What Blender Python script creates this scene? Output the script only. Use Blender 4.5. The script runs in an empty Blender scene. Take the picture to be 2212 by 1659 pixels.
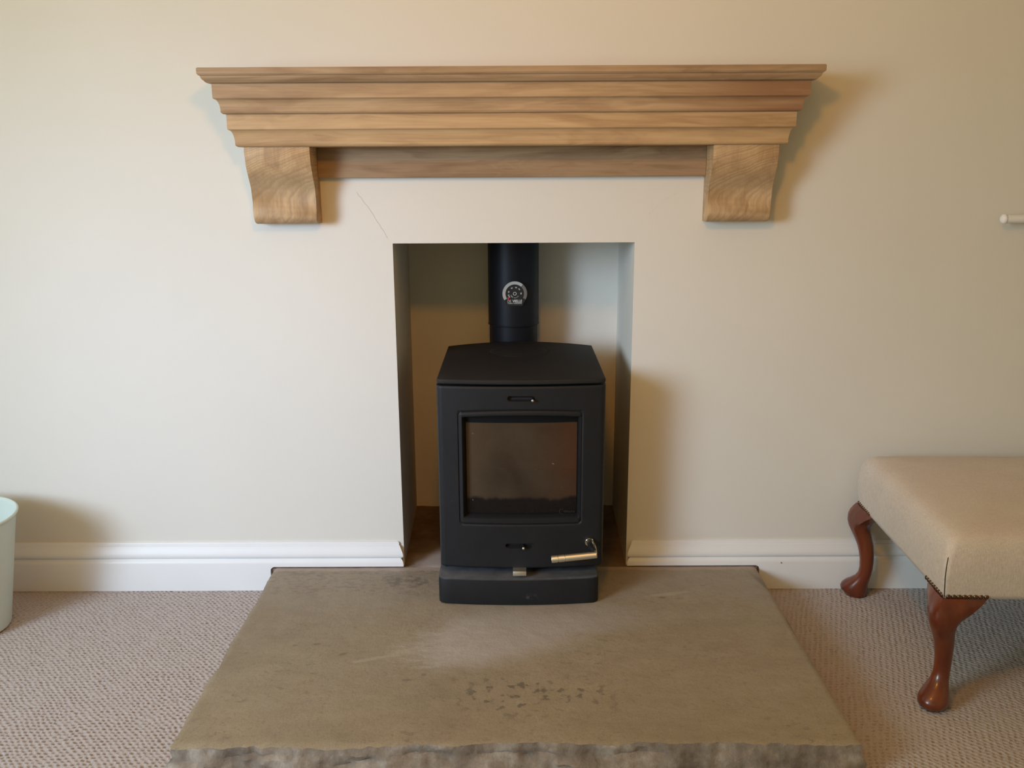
import bpy, bmesh, math, random
import numpy as np
from mathutils import Vector, Matrix, noise
random.seed(4); np.random.seed(4)
sc = bpy.context.scene
COL = sc.collection
PI = math.pi

# ------------------------------------------------------------------ camera
cam_d = bpy.data.cameras.new('camera'); cam = bpy.data.objects.new('camera', cam_d); COL.objects.link(cam)
cam_d.sensor_fit = 'HORIZONTAL'; cam_d.sensor_width = 36.0
cam_d.lens = 36.0 * 1910.0 / 2212.0
pitch, yaw, roll = math.radians(13.85), math.radians(0.2), math.radians(0.3)
fwd = Vector((-math.sin(yaw)*math.cos(pitch), math.cos(yaw)*math.cos(pitch), -math.sin(pitch)))
rt = fwd.cross(Vector((0,0,1))).normalized(); up = rt.cross(fwd)
r2 = math.cos(roll)*rt - math.sin(roll)*up; u2 = math.cos(roll)*up + math.sin(roll)*rt
M = Matrix((r2, u2, -fwd)).transposed().to_4x4(); M.translation = Vector((0, -2.3, 1.1604))
cam.matrix_world = M; cam_d.clip_start = 0.05
sc.camera = cam

# ------------------------------------------------------------------ colour management
sc.view_settings.view_transform = 'Standard'; sc.view_settings.look = 'None'
sc.view_settings.gamma = 1.0; sc.view_settings.use_curve_mapping = False
sc.view_settings.exposure = 0.0

# ------------------------------------------------------------------ world and lights
w = bpy.data.worlds.new('world'); sc.world = w; w.use_nodes = True
w.node_tree.nodes['Background'].inputs[0].default_value = (0.75, 0.85, 1.0, 1)
w.node_tree.nodes['Background'].inputs[1].default_value = 0.25
def area(name, loc, target, sx, sy, col, energy, spread=180, shape='RECTANGLE'):
    l = bpy.data.lights.new(name, 'AREA'); l.shape = shape; l.size = sx
    if shape in ('RECTANGLE', 'ELLIPSE'): l.size_y = sy
    l.color = col; l.energy = energy; l.spread = math.radians(spread)
    o = bpy.data.objects.new(name, l); COL.objects.link(o)
    o.location = loc; o.rotation_euler = (Vector(target)-Vector(loc)).to_track_quat('-Z', 'Z').to_euler()
    return o
# overcast sky seen through the window in the left wall, plus its brighter part falling towards the floor
area('window_skylight', (-2.725, -2.625, 1.475), (0, -2.625, 1.475), 1.42, 1.12, (0.83, 1.0, 0.72), 44)
area('window_daylight', (-2.5, -2.4, 1.25), (-0.8, -0.3, 0.5), 1.3, 0.9, (0.51, 0.66, 1.0), 12.8, 60)
# warm pendant lamp in the room
l = bpy.data.lights.new('ceiling_lamp_light', 'POINT'); l.energy = 22.5; l.color = (1.0, 0.40, 0.04); l.shadow_soft_size = 0.08
o = bpy.data.objects.new('ceiling_lamp_light', l); COL.objects.link(o); o.location = (-0.06, -1.55, 1.80)

# ------------------------------------------------------------------ material helpers
def lin(c):
    return tuple(((x/255)/12.92 if x/255 <= 0.04045 else ((x/255+0.055)/1.055)**2.4) for x in c) + (1,)
class Mat:
    def __init__(s, name, rough=0.6, metal=0.0, spec=0.5, col=(0.5,0.5,0.5,1)):
        s.m = bpy.data.materials.new(name); s.m.use_nodes = True
        s.nt = s.m.node_tree; s.N = s.nt.nodes; s.b = s.N['Principled BSDF']
        s.b.inputs['Roughness'].default_value = rough; s.b.inputs['Metallic'].default_value = metal
        s.b.inputs['Specular IOR Level'].default_value = spec
        s.b.inputs['Base Color'].default_value = col
        s.out = s.N['Material Output']; s._co = None
    def n(s, t, **kw):
        x = s.N.new(t)
        for k, v in kw.items(): setattr(x, k, v)
        return x
    def L(s, a, b): s.nt.links.new(a, b)
    def co(s):
        if s._co is None: s._co = s.n('ShaderNodeTexCoord').outputs['Object']
        return s._co
    def mapped(s, scale=(1,1,1), rot=(0,0,0), loc=(0,0,0), src=None):
        x = s.n('ShaderNodeMapping'); x.inputs['Scale'].default_value = scale
        x.inputs['Rotation'].default_value = rot; x.inputs['Location'].default_value = loc
        s.L(src or s.co(), x.inputs[0]); return x.outputs[0]
    def noise(s, scale, detail=4, rough=0.55, vec=None, dist=0.0):
        x = s.n('ShaderNodeTexNoise'); x.inputs['Scale'].default_value = scale
        x.inputs['Detail'].default_value = detail; x.inputs['Roughness'].default_value = rough
        x.inputs['Distortion'].default_value = dist
        s.L(vec or s.co(), x.inputs['Vector']); return x.outputs['Fac']
    def ramp(s, fac, stops):
        x = s.n('ShaderNodeValToRGB'); e = x.color_ramp.elements
        while len(e) < len(stops): e.new(0.5)
        for i, (p, c) in enumerate(stops):
            e[i].position = p; e[i].color = c if len(c) == 4 else tuple(c)+(1,)
        s.L(fac, x.inputs[0]); return x.outputs[0]
    def mix(s, fac, a, b, mode='MIX'):
        x = s.n('ShaderNodeMix', data_type='RGBA', blend_type=mode)
        for v, k in ((fac, 0), (a, 6), (b, 7)):
            if hasattr(v, 'links'): s.L(v, x.inputs[k])
            else: x.inputs[k].default_value = v
        return x.outputs[2]
    def math(s, op, a, b=0.0, clamp=False):
        x = s.n('ShaderNodeMath', operation=op); x.use_clamp = clamp
        for v, k in ((a, 0), (b, 1)):
            if hasattr(v, 'links'): s.L(v, x.inputs[k])
            else: x.inputs[k].default_value = v
        return x.outputs[0]
    def bump(s, h, strength=0.3, dist=0.002):
        x = s.n('ShaderNodeBump'); x.inputs['Strength'].default_value = strength
        x.inputs['Distance'].default_value = dist
        s.L(h, x.inputs['Height']); s.L(x.outputs[0], s.b.inputs['Normal']); return x
    def base(s, c): s.L(c, s.b.inputs['Base Color'])

def blob(mt, cx, cy, rx, ry, rot=0, wob=0.25, nscale=6.0):
    """soft-edged patch mask on the XY plane of object space"""
    v = mt.mapped((1/rx, 1/ry, 0), (0, 0, 0), (0, 0, 0), None)
    sub = mt.n('ShaderNodeVectorMath', operation='SUBTRACT'); mt.L(mt.co(), sub.inputs[0]); sub.inputs[1].default_value = (cx, cy, 0)
    mp = mt.n('ShaderNodeMapping'); mp.vector_type = 'POINT'; mp.inputs['Rotation'].default_value = (0,0,-rot)
    mt.L(sub.outputs[0], mp.inputs[0])
    mul = mt.n('ShaderNodeVectorMath', operation='MULTIPLY'); mt.L(mp.outputs[0], mul.inputs[0]); mul.inputs[1].default_value = (1/rx, 1/ry, 0)
    ln = mt.n('ShaderNodeVectorMath', operation='LENGTH'); mt.L(mul.outputs[0], ln.inputs[0])
    nz = mt.noise(nscale, 5, 0.6)
    d = mt.math('ADD', ln.outputs['Value'], mt.math('MULTIPLY', mt.math('SUBTRACT', nz, 0.5), wob*4))
    x = mt.n('ShaderNodeMapRange'); x.interpolation_type = 'SMOOTHSTEP'
    x.inputs['From Min'].default_value = 1.15; x.inputs['From Max'].default_value = 0.45
    mt.L(d, x.inputs['Value']); return x.outputs[0]

# wall paint
m = Mat('wall_paint', 0.75, spec=0.25)
m.base(m.ramp(m.noise(1.6, 3), [(0.3, (0.735, 0.705, 0.635)), (0.7, (0.765, 0.735, 0.665))]))
m.bump(m.noise(260, 3), 0.12, 0.001); WALL = m.m
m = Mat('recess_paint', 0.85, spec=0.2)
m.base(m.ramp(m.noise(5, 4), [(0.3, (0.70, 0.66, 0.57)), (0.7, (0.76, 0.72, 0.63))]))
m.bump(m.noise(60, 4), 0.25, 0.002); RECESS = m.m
m = Mat('ceiling_paint', 0.9, col=(0.72, 0.70, 0.66, 1)); CEIL = m.m
m = Mat('white_gloss_paint', 0.42, spec=0.4)
m.base(m.ramp(m.noise(3, 3), [(0.3, (0.80, 0.80, 0.79)), (0.7, (0.85, 0.85, 0.84))]))
m.bump(m.noise(30, 2, vec=m.mapped((0.3, 6, 6))), 0.08, 0.001); WHITE = m.m
m = Mat('dark_crack', 0.9, col=(0.50, 0.47, 0.41, 1)); CRACK = m.m
m = Mat('shadow_gap', 0.9, col=(0.02, 0.017, 0.015, 1)); GAPM = m.m

# carpet
m = Mat('carpet_wool', 0.95, spec=0.1)
c1 = m.ramp(m.noise(420, 2), [(0.3, (0.41, 0.355, 0.33)), (0.7, (0.57, 0.505, 0.475))])
c2 = m.mix(m.noise(3.5, 4), c1, (0.47, 0.41, 0.375, 1))
c3 = m.mix(0.35, c1, c2)
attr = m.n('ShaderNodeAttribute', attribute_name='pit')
c3 = m.mix(m.math('MULTIPLY', attr.outputs['Fac'], 0.5), c3, (0.22, 0.19, 0.175, 1)); m.base(c3)  # gaps between loops coloured darker, painting in their shade
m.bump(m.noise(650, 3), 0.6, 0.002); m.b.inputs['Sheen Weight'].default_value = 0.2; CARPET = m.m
m = Mat('carpet_backing', 0.95, spec=0.1, col=(0.50, 0.43, 0.40, 1)); m.bump(m.noise(150, 3), 0.6, 0.004); BACKING = m.m

# oak
def oak(name, axis='x', figure=1.0, tint=(1,1,1), cath=0.0, seed=0.0, redpatch=False):
    m = Mat(name, 0.55, spec=0.3)
    sc_ = {'x': (1.1, 8, 8), 'z': (6, 6, 2.0)}[axis]
    v = m.mapped(sc_, loc=(seed, seed*1.7, seed*0.6))
    warp = m.noise(1.6, 3, 0.5, v, 0.6*figure)
    add = m.n('ShaderNodeVectorMath', operation='MULTIPLY_ADD')
    comb = m.n('ShaderNodeCombineXYZ'); m.L(warp, comb.inputs[0]); m.L(warp, comb.inputs[1]); m.L(warp, comb.inputs[2])
    m.L(comb.outputs[0], add.inputs[0]); add.inputs[1].default_value = (0.5, 2.2, 2.2); m.L(v, add.inputs[2])
    rings = m.n('ShaderNodeTexNoise'); rings.inputs['Scale'].default_value = 2.6; rings.inputs['Detail'].default_value = 6
    rings.inputs['Roughness'].default_value = 0.55; m.L(add.outputs[0], rings.inputs['Vector'])
    fine_s = {'x': (4, 240, 240), 'z': (240, 240, 4)}[axis]
    fine = m.noise(1.0, 3, 0.6, m.mapped(fine_s))
    T = lambda c: tuple(a*b for a, b in zip(c, tint))
    c = m.ramp(rings.outputs['Fac'], [(0.25, T((0.27, 0.165, 0.083))), (0.42, T((0.40, 0.26, 0.145))), (0.55, T((0.48, 0.325, 0.185))), (0.75, T((0.55, 0.39, 0.235)))])
    c = m.mix(0.16, c, m.ramp(fine, [(0.35, T((0.24, 0.145, 0.075))), (0.6, T((0.56, 0.40, 0.24)))]))
    if cath:
        xyz = m.n('ShaderNodeSeparateXYZ'); m.L(m.co(), xyz.inputs[0])
        up_ = m.math('MAXIMUM', m.math('SUBTRACT', xyz.outputs[2], 1.075), 0.0)
        bend = m.math('MULTIPLY', m.math('POWER', up_, 1.6), 7.5)
        low = m.math('MAXIMUM', m.math('SUBTRACT', 1.055, xyz.outputs[2]), 0.0)
        bend2 = m.math('MULTIPLY', m.math('POWER', low, 1.6), 5.0)
        wob = m.math('MULTIPLY', m.math('SUBTRACT', m.noise(17, 3, 0.5, m.mapped((1, 1, 0.8), loc=(seed*9, 0, seed*5))), 0.5), 0.055)
        u_ = m.math('ADD', m.math('ADD', m.math('SUBTRACT', xyz.outputs[0], bend), bend2), wob)
        cmb = m.n('ShaderNodeCombineXYZ'); m.L(u_, cmb.inputs[0])
        n1 = m.noise(62, 2, 0.5, cmb.outputs[0])
        c = m.mix(m.math('MULTIPLY', m.ramp(n1, [(0.40, (0,0,0)), (0.60, (1,1,1))]), cath), c, T((0.27, 0.17, 0.095))+(1,))
        zb = m.n('ShaderNodeMapRange'); zb.interpolation_type = 'SMOOTHSTEP'; zb.inputs['From Min'].default_value = 0.045; zb.inputs['From Max'].default_value = 0.0
        m.L(m.math('ABSOLUTE', m.math('SUBTRACT', xyz.outputs[2], 1.115)), zb.inputs['Value'])
        c = m.mix(m.math('MULTIPLY', zb.outputs[0], 0.40), c, T((0.29, 0.215, 0.135))+(1,))
    if redpatch:
        dd = m.n('ShaderNodeSeparateXYZ'); m.L(m.co(), dd.inputs[0])
        fx = m.n('ShaderNodeMapRange'); fx.interpolation_type = 'SMOOTHSTEP'
        fx.inputs['From Min'].default_value = 0.28; fx.inputs['From Max'].default_value = 0.62; m.L(dd.outputs[0], fx.inputs['Value'])
        f = m.math('MULTIPLY', fx.outputs[0], m.ramp(m.noise(3, 4, 0.5, m.mapped((1, 8, 8), loc=(2,0,0))), [(0.36, (0.2,0.2,0.2)), (0.6, (1,1,1))]))
        c = m.mix(m.math('MULTIPLY', f, 0.8), c, (0.26, 0.125, 0.062, 1))
    m.base(c); m.bump(fine, 0.12, 0.0008)
    return m.m
OAK_TOP = oak('oak_cornice', seed=1.3, tint=(0.86, 0.87, 0.90))
OAK_A = oak('oak_upper_moulding', seed=4.1, redpatch=True)
OAK_B = oak('oak_lower_moulding', seed=7.7, tint=(1.12, 1.10, 1.02))
OAK_BOARD = oak('oak_back_board', seed=11.2, figure=2.0, tint=(0.74, 0.72, 0.72))
OAK_C = oak('oak_corbel', axis='z', figure=0.5, cath=0.55, seed=0.05, tint=(1.22, 1.22, 1.16))

# stone
def stone(name, dusty=False):
    m = Mat(name, 0.72, spec=0.35)
    big = m.noise(2.2, 6, 0.6, dist=0.4)
    c = m.ramp(big, [(0.28, (0.235, 0.182, 0.110)), (0.45, (0.31, 0.248, 0.152)), (0.58, (0.35, 0.285, 0.18)), (0.75, (0.30, 0.262, 0.20))])
    mid = m.noise(14, 6, 0.65, m.mapped((0.7, 1.6, 1)))
    c = m.mix(0.35, c, m.ramp(mid, [(0.3, (0.21, 0.168, 0.115)), (0.7, (0.40, 0.335, 0.235))]))
    speck = m.noise(120, 4, 0.7)
    c = m.mix(m.math('MULTIPLY', m.ramp(speck, [(0.55, (0,0,0)), (0.66, (1,1,1))]), 0.40), c, (0.12, 0.098, 0.075, 1))
    gr = m.noise(420, 3, 0.7)
    c = m.mix(0.30, c, m.ramp(gr, [(0.35, (0.17, 0.135, 0.095)), (0.65, (0.40, 0.335, 0.245))]))
    sp2 = m.math('MULTIPLY', m.ramp(m.noise(55, 4, 0.65, m.mapped((0.8, 1.3, 1), loc=(7, 3, 0))), [(0.57, (0,0,0)), (0.66, (1,1,1))]), m.ramp(m.noise(4, 3, 0.5, m.mapped((1, 1, 1), loc=(1, 9, 0))), [(0.45, (0.1,)*3), (0.62, (1,)*3)]))
    c = m.mix(m.math('MULTIPLY', sp2, 0.45), c, (0.125, 0.102, 0.078, 1))
    if not dusty:
        # pale smear in front of the stove, dark pitted zones, pale greyer back edge
        b1 = blob(m, -0.02, -0.39, 0.25, 0.13, 0.35, 0.28, 5.0)
        c = m.mix(m.math('MULTIPLY', b1, 0.8), c, (0.44, 0.395, 0.355, 1))
        b4 = blob(m, 0.12, -0.30, 0.33, 0.09, 0.0, 0.30, 4.0)
        c = m.mix(m.math('MULTIPLY', b4, 0.55), c, (0.38, 0.34, 0.30, 1))
        b2 = blob(m, 0.02, -0.63, 0.22, 0.10, 0, 0.35, 6.0)
        dots = m.ramp(m.noise(46, 3, 0.5), [(0.56, (0,0,0)), (0.64, (1,1,1))])
        c = m.mix(m.math('MULTIPLY', m.math('MULTIPLY', b2, dots), 0.75), c, (0.115, 0.095, 0.07, 1))
        b3 = blob(m, -0.45, -0.085, 0.42, 0.12, 0, 0.25, 5.0)
        dots2 = m.ramp(m.noise(62, 4, 0.6, m.mapped((0.8, 1.4, 1), loc=(3,1,0))), [(0.50, (0,0,0)), (0.60, (1,1,1))])
        c = m.mix(m.math('MULTIPLY', m.math('MULTIPLY', b3, dots2), 0.65), c, (0.12, 0.10, 0.08, 1))
        sx = m.n('ShaderNodeSeparateXYZ'); m.L(m.co(), sx.inputs[0])
        bk = m.n('ShaderNodeMapRange'); bk.interpolation_type = 'SMOOTHSTEP'; m.L(sx.outputs[1], bk.inputs['Value'])
        bk.inputs['From Min'].default_value = -0.36; bk.inputs['From Max'].default_value = -0.10
        c = m.mix(m.math('MULTIPLY', bk.outputs[0], 0.45), c, (0.31, 0.27, 0.22, 1))
        b5 = blob(m, -0.27, -0.10, 0.10, 0.05, 0, 0.2, 8.0)
        c = m.mix(m.math('MULTIPLY', m.math('MULTIPLY', b5, m.ramp(m.noise(48, 4, 0.6), [(0.46, (0,0,0)), (0.60, (1,1,1))])), 0.5), c, (0.115, 0.10, 0.082, 1))
        eb = m.n('ShaderNodeMapRange'); eb.interpolation_type = 'SMOOTHSTEP'; eb.inputs['From Min'].default_value = -0.045; eb.inputs['From Max'].default_value = -0.030
        m.L(m.math('ADD', sx.outputs[1], m.math('MULTIPLY', m.math('SUBTRACT', m.noise(22, 5, 0.65), 0.5), 0.04)), eb.inputs['Value'])
        c = m.mix(m.math('MULTIPLY', eb.outputs[0], 0.65), c, (0.46, 0.37, 0.315, 1))
        wis = m.ramp(m.noise(26, 6, 0.7, m.mapped((0.5, 1.6, 1), rot=(0, 0, 0.5)), 1.5), [(0.50, (0,0,0)), (0.58, (1,1,1)), (0.66, (0,0,0))])
        c = m.mix(m.math('MULTIPLY', m.math('MULTIPLY', wis, blob(m, -0.17, -0.43, 0.17, 0.11, 0.3, 0.3, 7)), 0.45), c, (0.50, 0.45, 0.40, 1))
        # small oval marks
        for (x, y, rx, ry, r) in ((-0.40, -0.47, 0.014, 0.006, 0.6), (-0.24, -0.575, 0.014, 0.005, 0.0), (-0.205, -0.555, 0.007, 0.007, 0), (-0.52, -0.43, 0.008, 0.005, 0), (-0.47, -0.425, 0.012, 0.006, 0.2), (0.38, -0.20, 0.012, 0.006, 0.1)):
            c = m.mix(m.math('MULTIPLY', blob(m, x, y, rx, ry, r, 0.05, 60), 0.55), c, (0.13, 0.11, 0.085, 1))
        for (x, y, rx, ry, r) in ((-0.33, -0.49, 0.06, 0.008, 0.35), (-0.26, -0.46, 0.03, 0.012, 0.0), (0.40, -0.18, 0.07, 0.01, 0.2)):
            c = m.mix(m.math('MULTIPLY', blob(m, x, y, rx, ry, r, 0.2, 30), 0.5), c, (0.43, 0.37, 0.28, 1))
        c = m.mix(m.math('MULTIPLY', blob(m, 0.665, -0.12, 0.012, 0.07, 0.3, 0.1, 20), 0.55), c, (0.13, 0.115, 0.085, 1))
    else:
        c = m.mix(m.ramp(m.noise(7, 5, 0.6), [(0.42, (0.92,)*3), (0.72, (0.35,)*3)]), c, (0.125, 0.070, 0.042, 1))  # reddish brown stone, darkened further to paint in the recess shadow
        c = m.mix(m.math('MULTIPLY', blob(m, -0.19, 0.035, 0.15, 0.09, 0.35, 0.3, 9), 0.85), c, (0.47, 0.40, 0.36, 1))  # pale dust, with the wedge of window daylight painted into it
    m.base(c)
    h = m.mix(0.5, m.noise(40, 6, 0.7), m.noise(9, 4, 0.6))
    m.bump(h, 0.6, 0.005)
    m.L(m.ramp(m.noise(12, 4), [(0.3, (0.5,)*3), (0.7, (0.85,)*3)]), m.b.inputs['Roughness'])
    return m.m
STONE = stone('hearth_sandstone'); RSTONE = stone('recess_stone', True)
m = Mat('hearth_broken_edge', 0.85, spec=0.3)
c = m.ramp(m.noise(18, 6, 0.65), [(0.3, (0.13, 0.105, 0.085)), (0.52, (0.25, 0.21, 0.17)), (0.72, (0.42, 0.38, 0.33))])
m.base(c); m.bump(m.noise(60, 6, 0.7), 0.6, 0.006); EDGE = m.m
m = Mat('pink_mortar', 0.9, spec=0.2)
m.base(m.ramp(m.noise(30, 5, 0.6), [(0.3, (0.20, 0.12, 0.095)), (0.7, (0.37, 0.26, 0.215))])); m.bump(m.noise(80, 4), 0.5, 0.004); MORTAR = m.m

# stove
def iron(name, col, rough=0.5, ash=0.25, dust=0.0):
    m = Mat(name, rough, spec=0.25)
    a = m.ramp(m.noise(9, 6, 0.65), [(0.35, col), (0.75, tuple(x*1.25 for x in col))])
    sp = m.ramp(m.noise(26, 5, 0.75, m.mapped((1, 1, 1), loc=(5, 2, 1))), [(0.66, (0,0,0)), (0.80, (1,1,1))])
    a = m.mix(m.math('MULTIPLY', sp, ash), a, (0.16, 0.15, 0.14, 1))
    g = m.n('ShaderNodeNewGeometry'); sn = m.n('ShaderNodeSeparateXYZ'); m.L(g.outputs['True Normal'], sn.inputs[0])
    du = m.math('MULTIPLY', m.ramp(sn.outputs[2], [(0.55, (0,0,0)), (0.95, (1,1,1))]), m.ramp(m.noise(30, 5, 0.65), [(0.3, (0.5,)*3), (0.7, (1,)*3)]))
    a = m.mix(m.math('MULTIPLY', du, dust), a, (0.16, 0.165, 0.175, 1))
    m.base(a); m.bump(m.noise(420, 3, 0.6), 0.22, 0.001); return m.m
IRON = iron('matt_black_iron', (0.0125, 0.013, 0.0145), 0.5)
IRON_TOP = iron('dusty_black_iron', (0.0165, 0.0148, 0.0135), 0.65, 0.15)
IRON_BASE = iron('dusty_plinth_iron', (0.014, 0.0145, 0.016), 0.5, 0.4, 0.75)
m = Mat('satin_black_pipe', 0.45, spec=0.22, col=(0.010, 0.011, 0.0145, 1)); m.bump(m.noise(300, 2), 0.1, 0.0008); PIPE = m.m
m = Mat('void_black', 0.9, col=(0.006, 0.006, 0.006, 1)); VOID = m.m
m = Mat('brushed_nickel', 0.42, metal=1.0, col=(0.74, 0.71, 0.60, 1)); m.bump(m.noise(300, 2), 0.12, 0.0008); NICKEL = m.m
m = Mat('chrome', 0.1, metal=1.0, col=(0.80, 0.79, 0.76, 1)); CHROME = m.m
m = Mat('vermiculite_liner', 0.9, spec=0.2)
m.base(m.ramp(m.noise(7, 5, 0.6), [(0.3, (0.30, 0.16, 0.08)), (0.7, (0.50, 0.34, 0.19))])); m.bump(m.noise(60, 5), 0.4, 0.004); LINER = m.m
m = Mat('liner_rust', 0.9, spec=0.2)
m.base(m.ramp(m.noise(7, 5, 0.6), [(0.3, (0.45, 0.10, 0.03)), (0.7, (0.55, 0.22, 0.08))])); LINER2 = m.m
m = Mat('ash', 0.95, spec=0.1, col=(0.06, 0.05, 0.045, 1)); m.bump(m.noise(50, 5), 1.0, 0.01); ASH = m.m
# sooty glass
m = Mat('sooty_stove_glass', 0.15, spec=0.25)
c = m.ramp(m.noise(7, 5, 0.55, dist=0.5), [(0.3, (0.058, 0.041, 0.028)), (0.5, (0.085, 0.060, 0.038)), (0.7, (0.110, 0.082, 0.053))])
sx = m.n('ShaderNodeSeparateXYZ'); m.L(m.co(), sx.inputs[0])
rx = m.n('ShaderNodeMapRange'); rx.interpolation_type = 'SMOOTHSTEP'; rx.inputs['From Min'].default_value = 0.02; rx.inputs['From Max'].default_value = 0.17; m.L(sx.outputs[0], rx.inputs['Value'])
c = m.mix(m.math('MULTIPLY', rx.outputs[0], m.ramp(m.noise(5, 3), [(0.35, (0.3,)*3), (0.6, (1,)*3)])), c, (0.120, 0.053, 0.026, 1))
lx = m.n('ShaderNodeMapRange'); lx.interpolation_type = 'SMOOTHSTEP'; lx.inputs['From Min'].default_value = -0.03; lx.inputs['From Max'].default_value = -0.13; m.L(sx.outputs[0], lx.inputs['Value'])
c = m.mix(m.math('MULTIPLY', lx.outputs[0], 0.8), c, (0.135, 0.098, 0.058, 1))
wav = m.math('MULTIPLY', m.math('SUBTRACT', m.noise(16, 4, 0.6, m.mapped((1, 0, 0))), 0.5), 0.05)
zz = m.math('ADD', sx.outputs[2], wav)
sz = m.n('ShaderNodeMapRange'); sz.interpolation_type = 'SMOOTHSTEP'; sz.inputs['From Min'].default_value = 0.352; sz.inputs['From Max'].default_value = 0.338; m.L(zz, sz.inputs['Value'])
c = m.mix(sz.outputs[0], c, (0.010, 0.009, 0.009, 1))
spk = m.ramp(m.noise(75, 2, 0.4), [(0.76, (0,0,0)), (0.80, (1,1,1))])
c = m.mix(spk, c, (0.25, 0.21, 0.17, 1)); m.base(c)
tr = m.n('ShaderNodeBsdfTransparent'); tr.inputs[0].default_value = (0.75, 0.55, 0.42, 1)
mx = m.n('ShaderNodeMixShader'); fac = m.math('SUBTRACT', 0.90, m.math('MULTIPLY', m.math('SUBTRACT', 1.0, sz.outputs[0]), 0.30))
fac = m.math('MAXIMUM', fac, 0.5)
m.L(fac, mx.inputs[0]); m.L(tr.outputs[0], mx.inputs[1]); m.L(m.b.outputs[0], mx.inputs[2]); m.L(mx.outputs[0], m.out.inputs[0]); GLASS = m.m
m = Mat('black_glass_print', 0.6, spec=0.12, col=(0.006, 0.006, 0.006, 1)); PRINT = m.m
m = Mat('faint_grey_print', 0.5, col=(0.03, 0.03, 0.031, 1)); FAINT = m.m
m = Mat('dial_black', 0.45, col=(0.012, 0.012, 0.012, 1)); DIAL = m.m
m = Mat('dial_silver', 0.4, col=(0.55, 0.55, 0.53, 1)); m.b.inputs['Metallic'].default_value = 0.3; SILVER = m.m
m = Mat('dial_grey', 0.5, col=(0.17, 0.145, 0.13, 1)); GREY = m.m
m = Mat('dial_white', 0.5, col=(0.60, 0.60, 0.58, 1)); LETTER = m.m
m = Mat('dial_red', 0.4, col=(0.45, 0.02, 0.02, 1)); RED = m.m

# footstool
m = Mat('linen_weave', 0.9, spec=0.15)
a = m.noise(1.0, 2, 0.5, m.mapped((90, 900, 900))); b = m.noise(1.0, 2, 0.5, m.mapped((900, 90, 900))); d = m.noise(1.0, 2, 0.5, m.mapped((700, 700, 70)))
wv = m.mix(0.5, m.mix(0.5, a, b), d)
c = m.ramp(wv, [(0.30, (0.42, 0.345, 0.285)), (0.70, (0.78, 0.69, 0.595))])
c = m.mix(0.25, c, m.ramp(m.noise(9, 4), [(0.3, (0.56, 0.475, 0.39)), (0.7, (0.71, 0.63, 0.54))])); m.base(c)
m.bump(wv, 0.5, 0.0015); m.b.inputs['Sheen Weight'].default_value = 0.15; LINEN = m.m
m = Mat('mahogany', 0.30, spec=0.45)
g = m.noise(3, 5, 0.6, m.mapped((9, 9, 1.2)))
m.base(m.ramp(g, [(0.3, (0.085, 0.016, 0.008)), (0.55, (0.150, 0.032, 0.011)), (0.75, (0.20, 0.052, 0.016))]))
m.b.inputs['Coat Weight'].default_value = 0.4; m.b.inputs['Coat Roughness'].default_value = 0.15; MAHOG = m.m
m = Mat('antique_nail', 0.28, metal=0.9, col=(0.16, 0.10, 0.07, 1)); NAIL = m.m
m = Mat('seam_thread', 0.9, col=(0.05, 0.035, 0.022, 1)); SEAM = m.m
# bin
m = Mat('pale_mint_enamel', 0.35, spec=0.5)
m.base(m.ramp(m.noise(4, 3), [(0.3, (0.62, 0.71, 0.64)), (0.7, (0.67, 0.75, 0.69))])); MINT = m.m

# ------------------------------------------------------------------ object helpers
def tag(o, label=None, cat=None, group=None, kind=None):
    if label: o['label'] = label
    if cat: o['category'] = cat
    if group: o['group'] = group
    if kind: o['kind'] = kind
    return o
def thing(name, label, cat, loc=(0,0,0), rotz=0):
    o = bpy.data.objects.new(name, None); COL.objects.link(o); o.empty_display_size = 0.1
    o.location = loc; o.rotation_euler = (0,0,rotz); return tag(o, label, cat)
def mesh_obj(name, verts, faces, mat, parent=None, smooth=False, sharp=None):
    me = bpy.data.meshes.new(name); me.from_pydata([tuple(v) for v in verts], [], [tuple(f) for f in faces])
    return link(name, me, mat, parent, smooth, sharp)
def link(name, me, mat, parent=None, smooth=False, sharp=None):
    o = bpy.data.objects.new(name, me); COL.objects.link(o)
    if mat:
        for mm in (mat if isinstance(mat, (list, tuple)) else [mat]): me.materials.append(mm)
    if smooth:
        me.polygons.foreach_set('use_smooth', [True]*len(me.polygons))
        if sharp: me.set_sharp_from_angle(angle=math.radians(sharp))
    if parent is not None: o.parent = parent
    me.update(); return o
def bm_obj(name, bm, mat, parent=None, smooth=False, sharp=None):
    bmesh.ops.recalc_face_normals(bm, faces=bm.faces)
    me = bpy.data.meshes.new(name); bm.to_mesh(me); bm.free()
    return link(name, me, mat, parent, smooth, sharp)
def box(bm, x0, x1, y0, y1, z0, z1, bev=0.0, seg=2):
    vs = [bm.verts.new((x, y, z)) for x in (x0, x1) for y in (y0, y1) for z in (z0, z1)]
    F = [(0,1,3,2), (4,6,7,5), (0,4,5,1), (2,3,7,6), (0,2,6,4), (1,5,7,3)]
    fs = [bm.faces.new([vs[i] for i in f]) for f in F]
    if bev:
        es = set(e for f in fs for e in f.edges)
        bmesh.ops.bevel(bm, geom=list(es), offset=bev, segments=seg, profile=0.5, affect='EDGES')
def prism(bm, poly, axis, a, b):
    """extrude 2D polygon; axis 'x': poly=(y,z); 'y': (x,z); 'z': (x,y)"""
    def P(u, v, t): return {'x': (t,u,v), 'y': (u,t,v), 'z': (u,v,t)}[axis]
    A = [bm.verts.new(P(u,v,a)) for u,v in poly]; B = [bm.verts.new(P(u,v,b)) for u,v in poly]
    n = len(poly)
    for i in range(n): bm.faces.new((A[i], A[(i+1)%n], B[(i+1)%n], B[i]))
    fa = bm.faces.new(A); fb = bm.faces.new(B[::-1]); return A, B
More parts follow.
